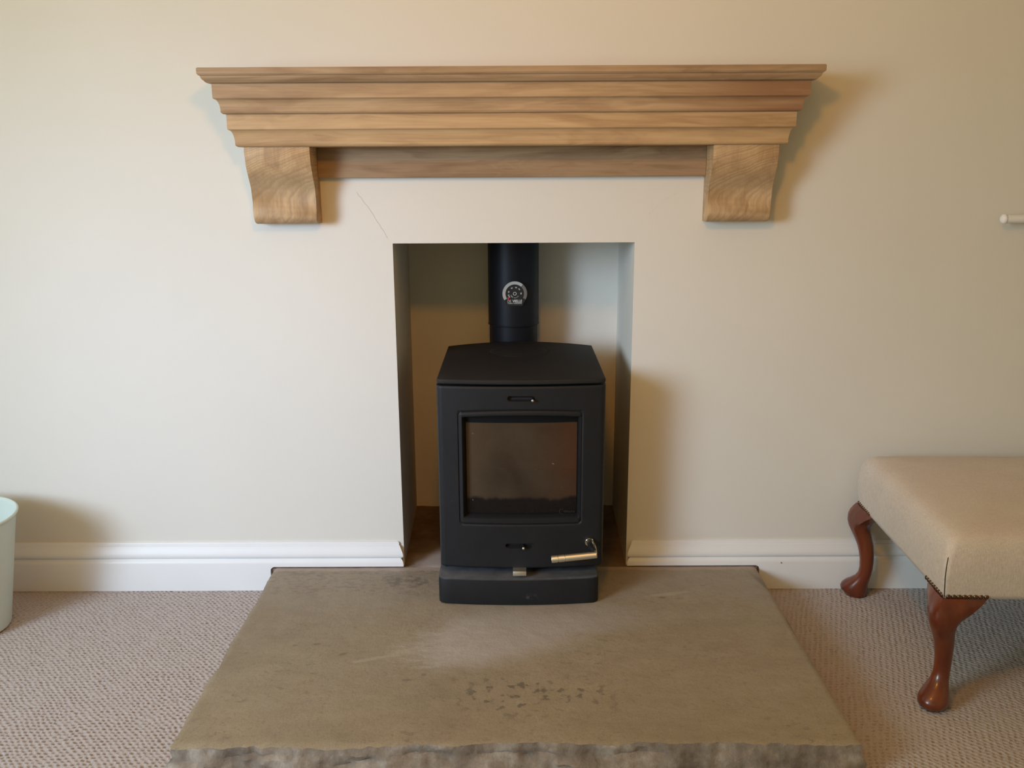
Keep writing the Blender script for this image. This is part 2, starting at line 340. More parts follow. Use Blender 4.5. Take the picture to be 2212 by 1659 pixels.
def cyl(bm, p0, p1, r0, r1=None, n=32, cap=True):
    r1 = r0 if r1 is None else r1
    p0, p1 = Vector(p0), Vector(p1); d = (p1-p0).normalized()
    q = d.to_track_quat('Z', 'Y'); ux, uy = q @ Vector((1,0,0)), q @ Vector((0,1,0))
    A = [bm.verts.new(p0 + (ux*math.cos(2*PI*i/n)+uy*math.sin(2*PI*i/n))*r0) for i in range(n)]
    B = [bm.verts.new(p1 + (ux*math.cos(2*PI*i/n)+uy*math.sin(2*PI*i/n))*r1) for i in range(n)]
    for i in range(n): bm.faces.new((A[i], A[(i+1)%n], B[(i+1)%n], B[i]))
    if cap: bm.faces.new(A[::-1]); bm.faces.new(B)
def lathe(bm, prof, n=48, cx=0, cy=0):
    """prof = [(r,z)...] about z"""
    rings = []
    for r, z in prof:
        if r < 1e-6: rings.append([bm.verts.new((cx, cy, z))])
        else: rings.append([bm.verts.new((cx+r*math.cos(2*PI*i/n), cy+r*math.sin(2*PI*i/n), z)) for i in range(n)])
    for A, B in zip(rings, rings[1:]):
        for i in range(n):
            j = (i+1) % n
            if len(A) == 1 and len(B) == 1: continue
            if len(A) == 1: bm.faces.new((A[0], B[j], B[i]))
            elif len(B) == 1: bm.faces.new((A[i], A[j], B[0]))
            else: bm.faces.new((A[i], A[j], B[j], B[i]))
def text_obj(name, body, size, mat, parent, loc, extr=0.0002, bold=False, rot=(PI/2,0,0), offs=0.0, xs=1.0, fit=None):
    cu = bpy.data.curves.new(name+'_c', 'FONT'); cu.body = body; cu.size = size; cu.extrude = extr; cu.offset = offs
    cu.align_x = 'CENTER'; cu.align_y = 'CENTER'; cu.resolution_u = 3
    to = bpy.data.objects.new(name+'_c', cu); COL.objects.link(to)
    bpy.context.view_layer.update()
    me = bpy.data.meshes.new_from_object(to.evaluated_get(bpy.context.evaluated_depsgraph_get()))
    bpy.data.objects.remove(to); bpy.data.curves.remove(cu)
    me.materials.clear()
    sy = 1.0
    if fit:
        vx = [v.co.x for v in me.vertices]; vy = [v.co.y for v in me.vertices]
        me.transform(Matrix.Translation((-(max(vx)+min(vx))/2, -(max(vy)+min(vy))/2, 0)))
        xs, sy = fit[0]/(max(vx)-min(vx)), fit[1]/(max(vy)-min(vy))
    Mx = Matrix.Translation(loc) @ Matrix.Rotation(rot[2], 4, 'Z') @ Matrix.Rotation(rot[1], 4, 'Y') @ Matrix.Rotation(rot[0], 4, 'X') @ Matrix.Diagonal((xs, sy, 1, 1))
    me.transform(Mx); me.name = name
    return link(name, me, mat, parent)

# ------------------------------------------------------------------ ROOM
XL, XR, YB, ZC = -2.75, 2.9, -4.3, 2.42
OX0, OX1, OZ = -0.314, 0.310, 0.968          # fireplace opening
HZ = 0.0688                                    # hearth top
# chimney wall with the opening and returns
v = [(XL,0,-0.05),(OX0,0,-0.05),(OX1,0,-0.05),(XR,0,-0.05), (XL,0,OZ),(OX0,0,OZ),(OX1,0,OZ),(XR,0,OZ), (XL,0,ZC),(OX0,0,ZC),(OX1,0,ZC),(XR,0,ZC)]
f = [(0,1,5,4),(2,3,7,6),(4,5,9,8),(5,6,10,9),(6,7,11,10)]
wall = mesh_obj('wall_back', v, f, WALL); tag(wall, kind='structure')
RB0, RB1, RD = -0.327, 0.321, 0.45
bm = bmesh.new()
def quad(bm, *p):
    return bm.faces.new([bm.verts.new(q) for q in p])
quad(bm, (OX0,0,-0.05),(RB0,RD,-0.05),(RB0,RD,1.1),(OX0,0,1.1))
quad(bm, (OX1,0,-0.05),(OX1,0,1.1),(RB1,RD,1.1),(RB1,RD,-0.05))
quad(bm, (RB0,RD,-0.05),(RB1,RD,-0.05),(RB1,RD,1.1),(RB0,RD,1.1))
quad(bm, (OX0,0,OZ),(OX0,0.10,OZ),(OX1,0.10,OZ),(OX1,0,OZ))
quad(bm, (OX0,0.10,OZ),(OX0,0.10,1.1),(OX1,0.10,1.1),(OX1,0.10,OZ))
quad(bm, (RB0,0,1.1),(RB1,0,1.1),(RB1,RD,1.1),(RB0,RD,1.1))
rec = bm_obj('wall_recess', bm, RECESS); tag(rec, kind='structure')
# hairline plaster cracks
def crack(pts, wd=0.0004):
    vs, fs = [], []
    for i, (x, z) in enumerate(pts):
        t = wd*(0.5+0.5*random.random())
        vs += [(x-t, -0.0004, z), (x+t, -0.0004, z+0.0004)]
        if i: k = 2*i; fs.append((k-2, k-1, k+1, k))
    mesh_obj('plaster_crack', vs, fs, CRACK, wall)
def jit(p0, p1, n=10, a=0.0012):
    return [(p0[0]+(p1[0]-p0[0])*t/n + random.uniform(-a,a)*(0<t<n), p0[1]+(p1[1]-p0[1])*t/n + random.uniform(-a,a)*(0<t<n)) for t in range(n+1)]
crack(jit((-0.401,1.098), (-0.368,1.052))+jit((-0.368,1.052),(-0.326,0.981))[1:])
crack(jit((0.434,1.105), (0.377,1.071))+jit((0.377,1.071),(0.337,1.03))[1:], 0.0003)

# other walls, ceiling
mesh_obj('wall_right', [(XR,0,-0.05),(XR,YB,-0.05),(XR,YB,ZC),(XR,0,ZC)], [(0,1,2,3)], WALL)['kind'] = 'structure'
mesh_obj('wall_front', [(XL,YB,-0.05),(XL,YB,ZC),(XR,YB,ZC),(XR,YB,-0.05)], [(0,1,2,3)], WALL)['kind'] = 'structure'
# left wall with the window opening that the daylight comes from
wy0, wy1, wz0, wz1 = -3.4, -1.85, 0.85, 2.1
v = [(XL,YB,-.05),(XL,wy0,-.05),(XL,wy1,-.05),(XL,0,-.05),(XL,YB,wz0),(XL,wy0,wz0),(XL,wy1,wz0),(XL,0,wz0),(XL,YB,wz1),(XL,wy0,wz1),(XL,wy1,wz1),(XL,0,wz1),(XL,YB,ZC),(XL,wy0,ZC),(XL,wy1,ZC),(XL,0,ZC)]
f = [(0,1,5,4),(1,2,6,5),(2,3,7,6),(4,5,9,8),(6,7,11,10),(8,9,13,12),(9,10,14,13),(10,11,15,14)]
mesh_obj('wall_left', v, f, WALL)['kind'] = 'structure'
bm = bmesh.new()
for a in (wy0, (wy0+wy1)/2-0.03, wy1-0.06): box(bm, XL-0.05, XL+0.01, a, a+0.06, wz0, wz1)
for a in (wz0, wz1-0.06): box(bm, XL-0.05, XL+0.01, wy0, wy1, a, a+0.06)
tag(bm_obj('window_1', bm, WHITE), kind='structure')
mesh_obj('ceiling', [(XL,0,ZC),(XR,0,ZC),(XR,YB,ZC),(XL,YB,ZC)], [(0,1,2,3)], CEIL)['kind'] = 'structure'

# floor + carpet loops
ZF = -0.0055
floor = mesh_obj('floor', [(XL,0.02,ZF),(XR,0.02,ZF),(XR,YB,ZF),(XL,YB,ZF)], [(0,1,2,3)], BACKING); floor['kind'] = 'structure'
def carpet(x0, x1, y0, y1, step=0.0024, flip=1):
    nx, ny = int((x1-x0)/step), int((y1-y0)/step)
    xs = np.linspace(x0, x1, nx); ys = np.linspace(y0, y1, ny)
    X, Y = np.meshgrid(xs, ys)
    # lattice of looped tufts
    a1 = np.array([0.0136, 0.0005]); a2 = np.array([-0.0038*flip, -0.0106])
    B = np.linalg.inv(np.stack([a1, a2], 1))
    rng = np.random.RandomState(3)
    def vn(s, amp):
        gx = (X-x0)/s; gy = (Y-y0)/s; g = rng.rand(int(gy.max())+3, int(gx.max())+3)-.5
        i, j = gx.astype(int), gy.astype(int); fx, fy = gx-i, gy-j
        fx = fx*fx*(3-2*fx); fy = fy*fy*(3-2*fy)
        return amp*2*((g[j,i]*(1-fx)+g[j,i+1]*fx)*(1-fy)+(g[j+1,i]*(1-fx)+g[j+1,i+1]*fx)*fy)
    wx = X + vn(0.013, 0.0026) + vn(0.09, 0.004); wy = Y + vn(0.013, 0.0022) + vn(0.09, 0.004)
    U = B[0,0]*wx + B[0,1]*wy; V = B[1,0]*wx + B[1,1]*wy
    p = (0.5+0.5*np.cos(2*PI*U)) * (0.5+0.5*np.cos(2*PI*V))
    pit = np.clip(p*1.3, 0, 1)**2.6 * np.clip(0.85+vn(0.011, 0.7), 0.15, 1.35)
    ridge = 0.5+0.5*np.cos(2*PI*(U-V))
    Z = 0.0002 - 0.0050*pit - 0.0013*ridge + vn(0.005, 0.0005) + vn(0.0026, 0.00035)
    edge = np.minimum(np.minimum(X-x0, x1-X), Y-y0); Z = np.where(edge < step*0.6, ZF-0.001, Z)
    co = np.stack([X, Y, Z], -1).reshape(-1, 3)
    idx = np.arange(nx*ny).reshape(ny, nx)
    q = np.stack([idx[:-1,:-1], idx[:-1,1:], idx[1:,1:], idx[1:,:-1]], -1).reshape(-1, 4)
    qx = X[:-1,:-1].ravel(); qy = Y[:-1,:-1].ravel()
    q = q[~((np.abs(qx) < 0.645) & (qy > -0.775))]
    me = bpy.data.meshes.new('carpet_pile')
    me.vertices.add(len(co)); me.vertices.foreach_set('co', co.ravel())
    me.loops.add(q.size); me.loops.foreach_set('vertex_index', q.ravel().astype(np.int32))
    me.polygons.add(len(q)); me.polygons.foreach_set('loop_start', np.arange(0, q.size, 4, dtype=np.int32))
    me.update(calc_edges=True)
    at = me.attributes.new('pit', 'FLOAT', 'POINT'); at.data.foreach_set('value', np.clip(pit, 0, 1).ravel().astype(np.float32))
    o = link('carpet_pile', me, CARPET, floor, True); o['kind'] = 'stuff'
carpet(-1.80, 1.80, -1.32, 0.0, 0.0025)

# ------------------------------------------------------------------ baseboards
BB = [(0.0,0.018),(0.081,0.018),(0.0855,0.0172),(0.0895,0.0150),(0.0925,0.0120),(0.0945,0.0108),(0.0962,0.0115),(0.0975,0.0140),(0.0995,0.0165),(0.103,0.0178),(0.108,0.0176),(0.114,0.0158),(0.121,0.0126),(0.127,0.0100),(0.131,0.0088),(0.1315,0.0066),(0.138,0.0060),(0.1412,0.0046),(0.1415,0.0)]
def baseboard(name, xo, xe, sgn):
    """xo: far end, xe: end at opening; raised over the hearth between the notch and xe"""
    notch = -0.688 if sgn < 0 else 0.682
    zr = HZ + 0.0035
    secs = []   # x function (offset per thickness), z floor
    def sec(x, zb, mitre=0.0):
        return [(x + sgn*(0.018-t)*mitre, -t, max(z, zb)) for z, t in BB] + [(x + sgn*0.018*mitre, 0.0, zb)]
    S = [sec(xo, 0.0)]
    # rounded notch corner: steps from floor to raised
    for k in range(7):
        a = k/6*PI/2; S.append(sec(notch - sgn*(-0.012)*(1-math.cos(a))*-1 if False else notch - sgn*0.012*(1-math.cos(a)), zr-0.012+0.012*math.sin(a) if k else zr-0.012))
    S.insert(1, sec(notch, 0.0))
    S.append(sec(xe, zr, 1.0))
    vs, fs = [], []
    n = len(S[0])
    for s in S: vs += s
    for i in range(len(S)-1):
        for j in range(n):
            a, b = i*n+j, i*n+(j+1)%n; fs.append((a, b, b+n, a+n))
    fs.append(tuple(range(n))); fs.append(tuple(range((len(S)-1)*n, len(S)*n))[::-1])
    bm = bmesh.new(); me = bpy.data.meshes.new('t'); me.from_pydata(vs, [], fs); bm.from_mesh(me)
    bmesh.ops.remove_doubles(bm, verts=bm.verts, dist=1e-5)
    o = bm_obj(name, bm, WHITE, None, True, 28); tag(o, kind='structure'); return o
bbl = baseboard('baseboard_left', XL, -0.3145, -1)
bbr = baseboard('baseboard_right', XR, 0.3115, 1)
bm = bmesh.new(); cyl(bm, (0.742,-0.0178,0.0801), (0.742,-0.0200,0.0801), 0.0026, 0.0016, 12)
bm_obj('nail_head', bm, CHROME, bbr, True, 40)

# ------------------------------------------------------------------ hearth
random.seed(11)
def fbm(x, y, z=0.0, o=4): return noise.fractal(Vector((x, y, z)), 1.0, 2.0, o)
def hearth():
    hx0, hx1, hy0, hy1 = -0.674, 0.670, -0.797, -0.016
    st = 0.007
    nx, ny = int((hx1-hx0)/st), int((hy1-hy0)/st)
    vs, fs, mats = [], [], []
    def edgepos(u, v):
        x = hx0+(hx1-hx0)*u; y = hy0+(hy1-hy0)*v
        return x, y
    top = {}
    for j in range(ny+1):
        for i in range(nx+1):
            u, v = i/nx, j/ny
            x, y = edgepos(u, v)
            # ragged edges
            dl = max(0, 1-(x-hx0)/0.04); dr = max(0, 1-(hx1-x)/0.03); df = max(0, 1-(y-hy0)/0.035)
            x += dl*(0.0075*fbm(1.3, y*9) + 0.002*fbm(4, y*60)) - 0.0
            x += dr*(0.003*fbm(7.3, y*8))
            y += df*(0.008*fbm(x*7, 5.5) + 0.0035*fbm(x*45, 2.2) - 0.003*max(0, -x))
            # small clipped back corner left
            z = HZ + 0.0011*fbm(x*5, y*5) + 0.0005*fbm(x*28, y*28)
            ex = min(x-hx0, hx1-x); ey = y-hy0
            e = max(0, 1-min((x-hx0), (hx1-x)*1.3, ey)/0.010)
            z -= 0.0025*e*e
            d = max(0, 1-(hx1-x)/0.03)*max(0, 1-abs(y+0.12)/0.1); z -= 0.002*d
            top[i, j] = len(vs); vs.append((x, y, z))
    for j in range(ny):
        for i in range(nx):
            fs.append((top[i,j], top[i+1,j], top[i+1,j+1], top[i,j+1])); mats.append(0)
    # perimeter side faces with ragged relief
    per = [(top[0, j], (-1, 0)) for j in range(ny, 0, -1)] + [(top[i, 0], (0, -1)) for i in range(0, nx+1)] + [(top[nx, j], (1, 0)) for j in range(1, ny+1)]
    rows = 11
    prev = None
    for k, (ti, nrm) in enumerate(per):
        tx, ty, tz = vs[ti]
        colm = [ti]
        nn = Vector((nrm[0], nrm[1], 0))
        if k in (ny,): nn = Vector((-0.7, -0.7, 0))
        if k in (ny+nx,): nn = Vector((0.7, -0.7, 0))
        front = nrm[1] < 0
        for r in range(1, rows+1):
            t = r/rows
            if front:
                n1 = noise.ridged_multi_fractal(Vector((tx*6, t*1.6, 1.7)), 1.0, 2.0, 5, 1.0, 2.0)
                smoothf = 1.0 - 0.75*min(1, max(0, (tx-0.25)/0.15))
                step = (0.010 if (0.35 + 0.22*fbm(tx*5, 3.0)) < t else 0.0)
                off = smoothf*(0.012*(n1-1.0)*min(1, t*3) + 0.004*fbm(tx*40, t*6, 8) + step) + 0.016*t
            else:
                off = 0.004*fbm(ty*12, t*3, 2) + 0.003*t
            z = tz - (tz+0.008)*t
            q = Vector((tx, ty, z)) + nn*off
            colm.append(len(vs)); vs.append(tuple(q))
        if prev:
            for r in range(rows):
                fs.append((prev[r], prev[r+1], colm[r+1], colm[r])); mats.append(1)
        prev = colm
    o = mesh_obj('hearth_slab', vs, fs, [STONE, EDGE], None, True, 50)
    o.data.polygons.foreach_set('material_index', mats)
    tag(o, 'large flat sandstone hearth slab with rough broken front edge under the stove', 'hearth')
    return o
slab = hearth()
# mortar bed and stone behind the slab, inside the recess
bm = bmesh.new()
N = 40
def recess_floor():
    vs, fs = [], []
    x0, x1 = RB0-0.02, RB1+0.02
    y0, y1 = -0.0165, RD+0.01
    nx, ny = 60, 44
    for j in range(ny+1):
        for i in range(nx+1):
            x = x0+(x1-x0)*i/nx; y = y0+(y1-y0)*j/ny
            lim0, lim1 = OX0+0.002, OX1-0.002
            if y < 0.0: x = min(max(x, lim0), lim1)
            z = HZ - 0.002 + 0.0022*fbm(x*12, y*12, 4)
            if j == 0: z -= 0.004
            vs.append((x, y, z))
    for j in range(ny):
        for i in range(nx):
            a = j*(nx+1)+i; fs.append((a, a+1, a+nx+2, a+nx+1))
    o = mesh_obj('recess_stone', vs, fs, RSTONE, None, True)
    tag(o, 'dusty reddish stone base on the floor of the fireplace recess', 'stone')
recess_floor()
bm = bmesh.new(); box(bm, -0.682, OX0+0.001, -0.0172, -0.0005, 0.02, HZ-0.0015); box(bm, OX1-0.001, 0.676, -0.0172, -0.0005, 0.02, HZ-0.0015)
tag(bm_obj('trim_mortar', bm, MORTAR), kind='structure')

# ------------------------------------------------------------------ mantel
mant = thing('mantel_shelf', 'light oak mantel shelf with stepped mouldings on two scroll corbels', 'mantel', (0,0,0))
MX = -0.006
A0 = 0.552      # half width minus projection
def mitred(name, prof, mat, close_top=True):
    """prof: list of (p, z) going down the face; U-shaped mitred moulding against the wall"""
    bm = bmesh.new(); rows = []
    for p, z in prof:
        hw = A0+p
        rows.append([bm.verts.new(q) for q in ((MX-hw, -0.0005, z), (MX-hw, -p, z), (MX+hw, -p, z), (MX+hw, -0.0005, z))])
    for A, B in zip(rows, rows[1:]):
        for i in range(3): bm.faces.new((A[i], A[i+1], B[i+1], B[i]))
    bm.faces.new(rows[0]); bm.faces.new(rows[-1][::-1])
    bm.faces.new([r[0] for r in rows] + []) if False else None
    return bm_obj(name, bm, mat, mant, True, 22)
def arc(c, r, a0, a1, n=6):
    return [(c[0]+r*math.cos(math.radians(a0+(a1-a0)*i/n)), c[1]+r*math.sin(math.radians(a0+(a1-a0)*i/n))) for i in range(n+1)]
ZT = 1.3825
prof = [(0.166, ZT), (0.168, ZT-0.002), (0.168, ZT-0.013), (0.1655, ZT-0.0165), (0.1625, ZT-0.0175), (0.1622, ZT-0.0195),
        (0.1610, ZT-0.0225), (0.1590, ZT-0.0255), (0.1565, ZT-0.0275), (0.1555, ZT-0.029), (0.1535, ZT-0.0310), (0.1505, ZT-0.0325), (0.147, ZT-0.0330)]
mitred('cornice', prof, OAK_TOP)
def tier(name, p, zt, zb, zfac, mat, drop=0.0245):
    pr = [(p, zt), (p, zfac), (p-0.0015, zfac-0.0015), (p-0.0025, zfac-0.0022)]
    # cove, then small rounded lip
    pr += [(p-0.0025-0.010*math.sin(a), zfac-0.0022-(zfac-zb-0.0095)*(1-math.cos(a))) for a in [PI/2*k/7 for k in range(1, 8)]]
    q = pr[-1]
    pr += [(q[0]+0.0005, zb+0.0062), (q[0]-0.001, zb+0.003), (q[0]-0.004, zb+0.0008), (q[0]-0.008, zb)]
    return mitred(name, pr, mat)
tier('upper_moulding', 0.1435, ZT-0.033, ZT-0.1005, ZT-0.0650, OAK_A)
tier('lower_moulding', 0.1215, ZT-0.1005, ZT-0.1750, ZT-0.1340, OAK_B)
ZB = ZT-0.175
# corbels
CPROF = [(0.100, ZB+0.0005), (0.100, 1.196), (0.0985, 1.180), (0.0945, 1.166), (0.088, 1.152), (0.080, 1.138), (0.071, 1.124), (0.0635, 1.110), (0.0585, 1.096), (0.0565, 1.083), (0.0575, 1.070), (0.0595, 1.058), (0.0600, 1.046), (0.0580, 1.036), (0.053, 1.0285), (0.045, 1.0235), (0.034, 1.0215)]
for x0, x1 in ((-0.6505, -0.4925), (0.4810, 0.6380)):
    bm = bmesh.new()
    poly = [(-p, z) for p, z in CPROF] + [(-0.0005, 1.0215), (-0.0005, ZB+0.0005)]
    prism(bm, poly, 'x', x0, x1)
    es = [e for e in bm.edges if abs(e.verts[0].co.x-e.verts[1].co.x) < 1e-6 and (e.verts[0].co.y < -0.001 or e.verts[1].co.y < -0.001)]
    bmesh.ops.bevel(bm, geom=es, offset=0.0015, segments=1, affect='EDGES')
    bm_obj('corbel', bm, OAK_C, mant, True, 30)
bm = bmesh.new(); box(bm, -0.4925, 0.481, -0.020, -0.0005, 1.1335, ZB+0.0005, 0.001, 1); bm_obj('back_board', bm, OAK_BOARD, mant)

# ------------------------------------------------------------------ stove
stv = thing('wood_burning_stove', 'small matt black cast iron stove standing on the stone hearth', 'stove', (0,0,0))
SX0, SX1 = -0.194, 0.224; SC = (SX0+SX1)/2; SH = (SX1-SX0)/2
def rrect_bow(x0, x1, y0, y1, r, bowf, bowb=0.0, n=24):
    """plan outline (counter-clockwise) front edge at y0 bowed forward, back at y1 bowed backward"""
    pts = []
    cx = (x0+x1)/2; hw = (x1-x0)/2
    for i in range(n+1):
        x = x0+r+(x1-x0-2*r)*i/n; t = (x-cx)/hw; pts.append((x, y0 - bowf*(1-t*t)))
    for k in range(1, 6):
        a = -PI/2+PI/2*k/6; pts.append((x1-r+r*math.cos(a), y0+r+r*math.sin(a)))
    pts.append((x1, y0+r)); pts.append((x1, y1))
    if bowb:
        for i in range(1, n): x = x1-(x1-x0)*i/n; t = (x-cx)/hw; pts.append((x, y1+bowb*(1-t*t)))
    pts.append((x0, y1)); pts.append((x0, y0+r))
    for k in range(1, 6):
        a = PI+PI/2*k/6; pts.append((x0+r+r*math.cos(a), y0+r+r*math.sin(a)))
    return pts
def slab_outline(name, pts, z0, z1, mat, parent, bev=0.002, seg=2, topscale=None, sharp=35):
    bm = bmesh.new(); A, B = prism(bm, pts, 'z', z0, z1)
    bmesh.ops.recalc_face_normals(bm, faces=bm.faces)
    if bev:
        es = [e for e in bm.edges if abs(e.verts[0].co.z-e.verts[1].co.z) < 1e-6]
        bmesh.ops.bevel(bm, geom=es, offset=bev, segments=seg, profile=0.5, affect='EDGES')
    return bm_obj(name, bm, mat, parent, True, sharp)
# plinth
slab_outline('plinth', rrect_bow(-0.198, 0.212, -0.229, 0.16, 0.016, 0.0135), HZ+0.001, 0.1425, IRON_BASE, stv, 0.005, 3)
# recessed neck between plinth and body
bm = bmesh.new(); box(bm, -0.185, 0.205, -0.165, 0.17, 0.1415, 0.1605); bm_obj('neck', bm, VOID, stv)
# body shell: sides, back, bottom, front rim behind the door
bm = bmesh.new()
bz0, bz1, byf, byb = 0.1595, 0.6385, -0.172, 0.205
prof_o = [(SX0+0.002, byf), (SX0+0.002, byb), (SX1-0.002, byb), (SX1-0.002, byf)]
box(bm, SX0+0.002, SX0+0.028, byf, byb, bz0, bz1, 0.002, 1)
box(bm, SX1-0.028, SX1-0.002, byf, byb, bz0, bz1, 0.002, 1)
box(bm, SX0+0.02, SX1-0.02, byb-0.02, byb, bz0, bz1)
box(bm, SX0+0.02, SX1-0.02, byf, byb-0.01, bz0, bz0+0.10)
box(bm, SX0+0.02, SX1-0.02, byf, byb-0.01, bz1-0.04, bz1)
bm_obj('body', bm, IRON, stv)
# fire chamber liners
bm = bmesh.new(); box(bm, SX0+0.028, SX1-0.028, 0.15, 0.165, bz0+0.10, bz1-0.04); bm_obj('liner_panel', bm, LINER, stv)
bm = bmesh.new(); box(bm, SX0+0.028, SX0+0.045, byf+0.01, 0.15, bz0+0.10, bz1-0.04); bm_obj('liner_panel', bm, LINER, stv)
bm = bmesh.new(); box(bm, SX1-0.045, SX1-0.028, byf+0.01, 0.15, bz0+0.10, bz1-0.04); bm_obj('liner_panel', bm, LINER, stv)
bm = bmesh.new(); box(bm, SX0+0.045, SX1-0.045, byf+0.01, 0.15, bz0+0.10, bz0+0.145, 0.012, 3); bm_obj('ash_bed', bm, ASH, stv)

# door: fine height field with window opening, frame groove and slots
def ydoor(x):
    t = (x-SC)/SH; return -0.199 - 0.016*(1-t*t)
GX0, GX1, GZ0, GZ1 = -0.129, 0.1595, 0.2975, 0.5590
def door():
    r = 0.016
    st = 0.0022
    z0, z1 = 0.1600, 0.6385
    xs = list(np.arange(SX0+r, SX1-r+1e-6, st)); zs = list(np.arange(z0, z1+1e-6, st))
    zs[-1] = z1
    def rr(x, z, x0, x1, za, zb, rad):
        dx = max(x0+rad-x, 0, x-(x1-rad)); dz = max(za+rad-z, 0, z-(zb-rad))
        inside = (x0 <= x <= x1 and za <= z <= zb)
        if not inside: return max(x0-x, x-x1, za-z, z-zb, 0.00001)
        if dx > 0 and dz > 0: return math.hypot(dx, dz)-rad
        return -min(x-x0, x1-x, z-za, zb-z)
    def S(t): t = min(1, max(0, t)); return t*t*(3-2*t)
    # columns: left rounded edge, front, right rounded edge
    cols = []
    for k in range(0, 7):
        a = PI/2*k/6; cols.append((SX0+r-r*math.cos(a), 'L', r-r*math.sin(a)))
    for x in xs[1:-1]: cols.append((x, 'F', 0.0))
    for k in range(6, -1, -1):
        a = PI/2*k/6; cols.append((SX1-r+r*math.cos(a), 'R', r-r*math.sin(a)))
    def arch(x): t = (x-(GX0+GX1)/2)/((GX1-GX0)/2); return 0.0060*(1-t*t)
    vs = []; W = len(cols)
    hole = set()
    for j, z in enumerate(zs):
        for i, (x, c, back) in enumerate(cols):
            xc = min(max(x, SX0+r), SX1-r); y = ydoor(xc)+back
            if c == 'F':
                ztop_f = 0.5755
                d = rr(x, z, -0.1415, 0.1665, 0.2775, ztop_f, 0.010)      # frame outline
                # groove just inside outline then raised frame then window recess
                if -0.005 < d <= 0.0012: y += 0.0032*S(1-abs(d+0.0018)/0.0034)
                if d < -0.004: y += -0.0006*S((-d-0.004)/0.003)
                d2 = rr(x, z, GX0, GX1, GZ0, GZ1, 0.002)
                if d2 < 0.003: y += 0.004*S((0.003-d2)/0.003)
                if d2 < 0: y += 0.016*min(1, -d2/0.0022)
                if d2 < -0.005: hole.add((i, j))
                # slots
                for (a, b, zc, hh) in ((-0.0140, 0.0440, 0.6088, 0.0062), (-0.0210, 0.0420, 0.2218, 0.0060)):
                    d3 = rr(x, z, a-0.004, b+0.004, zc-hh, zc+hh, hh*0.98)
                    if d3 < 0: y += 0.010*min(1, -d3/0.0022)
            # bevel of top/bottom edges
            e = min(z-z0, z1-z)
            if e < 0.004: y += 0.0025*(1-e/0.004)**2
            wz = S((z-0.45)/0.10)*(1-S((z-0.582)/0.018))
            az = arch(min(max(x, GX0), GX1))*0.8*wz if c == 'F' else 0.0
            vs.append((x, y, z+az))
    fs = []
    for j in range(len(zs)-1):
        for i in range(W-1):
            if all((i+a, j+b) in hole for a in (0,1) for b in (0,1)): continue
            a = j*W+i; fs.append((a, a+1, a+W+1, a+W))
    # returns: back along sides, top and bottom lips
    yb = -0.1735
    base = len(vs)
    for j, z in enumerate(zs): vs.append((SX0, yb, z)); vs.append((SX1, yb, z))
    for j in range(len(zs)-1):
        a = j*W; b = base+2*j; fs.append((a, a+W, b+2, b))
        a = j*W+W-1; fs.append((a, b+1, b+3, a+W))
    base2 = len(vs)
    for jj, z in ((0, zs[0]), (len(zs)-1, zs[-1])):
        for i, (x, c, back) in enumerate(cols): vs.append((x, yb, z))
    for i in range(W-1):
        fs.append((i, base2+i, base2+i+1, i+1))
        t = (len(zs)-1)*W; fs.append((t+i, t+i+1, base2+W+i+1, base2+W+i))
    return mesh_obj('door', vs, fs, IRON, stv, True, 48)
dr = door()
# glass with printed border strip
gy = -0.1925
bm = bmesh.new(); n = 20
def gsurf(bm, x0, x1, z0, z1, y_off, n=20):
    a = [bm.verts.new((x0+(x1-x0)*i/n, ydoor(x0+(x1-x0)*i/n)+y_off, z0)) for i in range(n+1)]
    b = [bm.verts.new((x0+(x1-x0)*i/n, ydoor(x0+(x1-x0)*i/n)+y_off, z1)) for i in range(n+1)]
    for i in range(n): bm.faces.new((a[i], a[i+1], b[i+1], b[i]))
gsurf(bm, GX0, GX1, GZ0-0.001, GZ1+0.006, 0.0185)
gl = bm_obj('glass_pane', bm, GLASS, dr, True)
bm = bmesh.new()
gsurf(bm, GX0, GX0+0.0065, GZ0, GZ1+0.006, 0.0180, 2); gsurf(bm, GX1-0.0055, GX1, GZ0, GZ1+0.006, 0.0180, 2)
gsurf(bm, GX0, GX1, GZ1-0.0165, GZ1+0.006, 0.0180, 20); gsurf(bm, GX0, GX1, GZ0, GZ0+0.006, 0.0180, 20)
bm_obj('printed_border', bm, PRINT, dr, True)
text_obj('glass_logo', 'ontura', 0.0085, FAINT, dr, (0.1365, ydoor(0.138)+0.0172, 0.3062), 0.0001, fit=(0.0265, 0.0055))
bm = bmesh.new()
pts = [(0.1175+0.0068*math.cos(math.radians(a)), 0.3068+0.0068*math.sin(math.radians(a))) for a in range(60, 301, 15)]
pin = [(0.1175+0.0056*math.cos(math.radians(a)), 0.3068+0.0060*math.sin(math.radians(a))) for a in range(60, 301, 15)]
for i in range(len(pts)-1): quad(bm, *[(q[0], ydoor(0.12)+0.0172, q[1]) for q in (pts[i], pts[i+1], pin[i+1], pin[i])])
bm_obj('glass_logo', bm, FAINT, dr)

# lid
lid_pts = rrect_bow(-0.1925, 0.2225, -0.200, 0.2090, 0.008, 0.0165, 0.0640, 28)
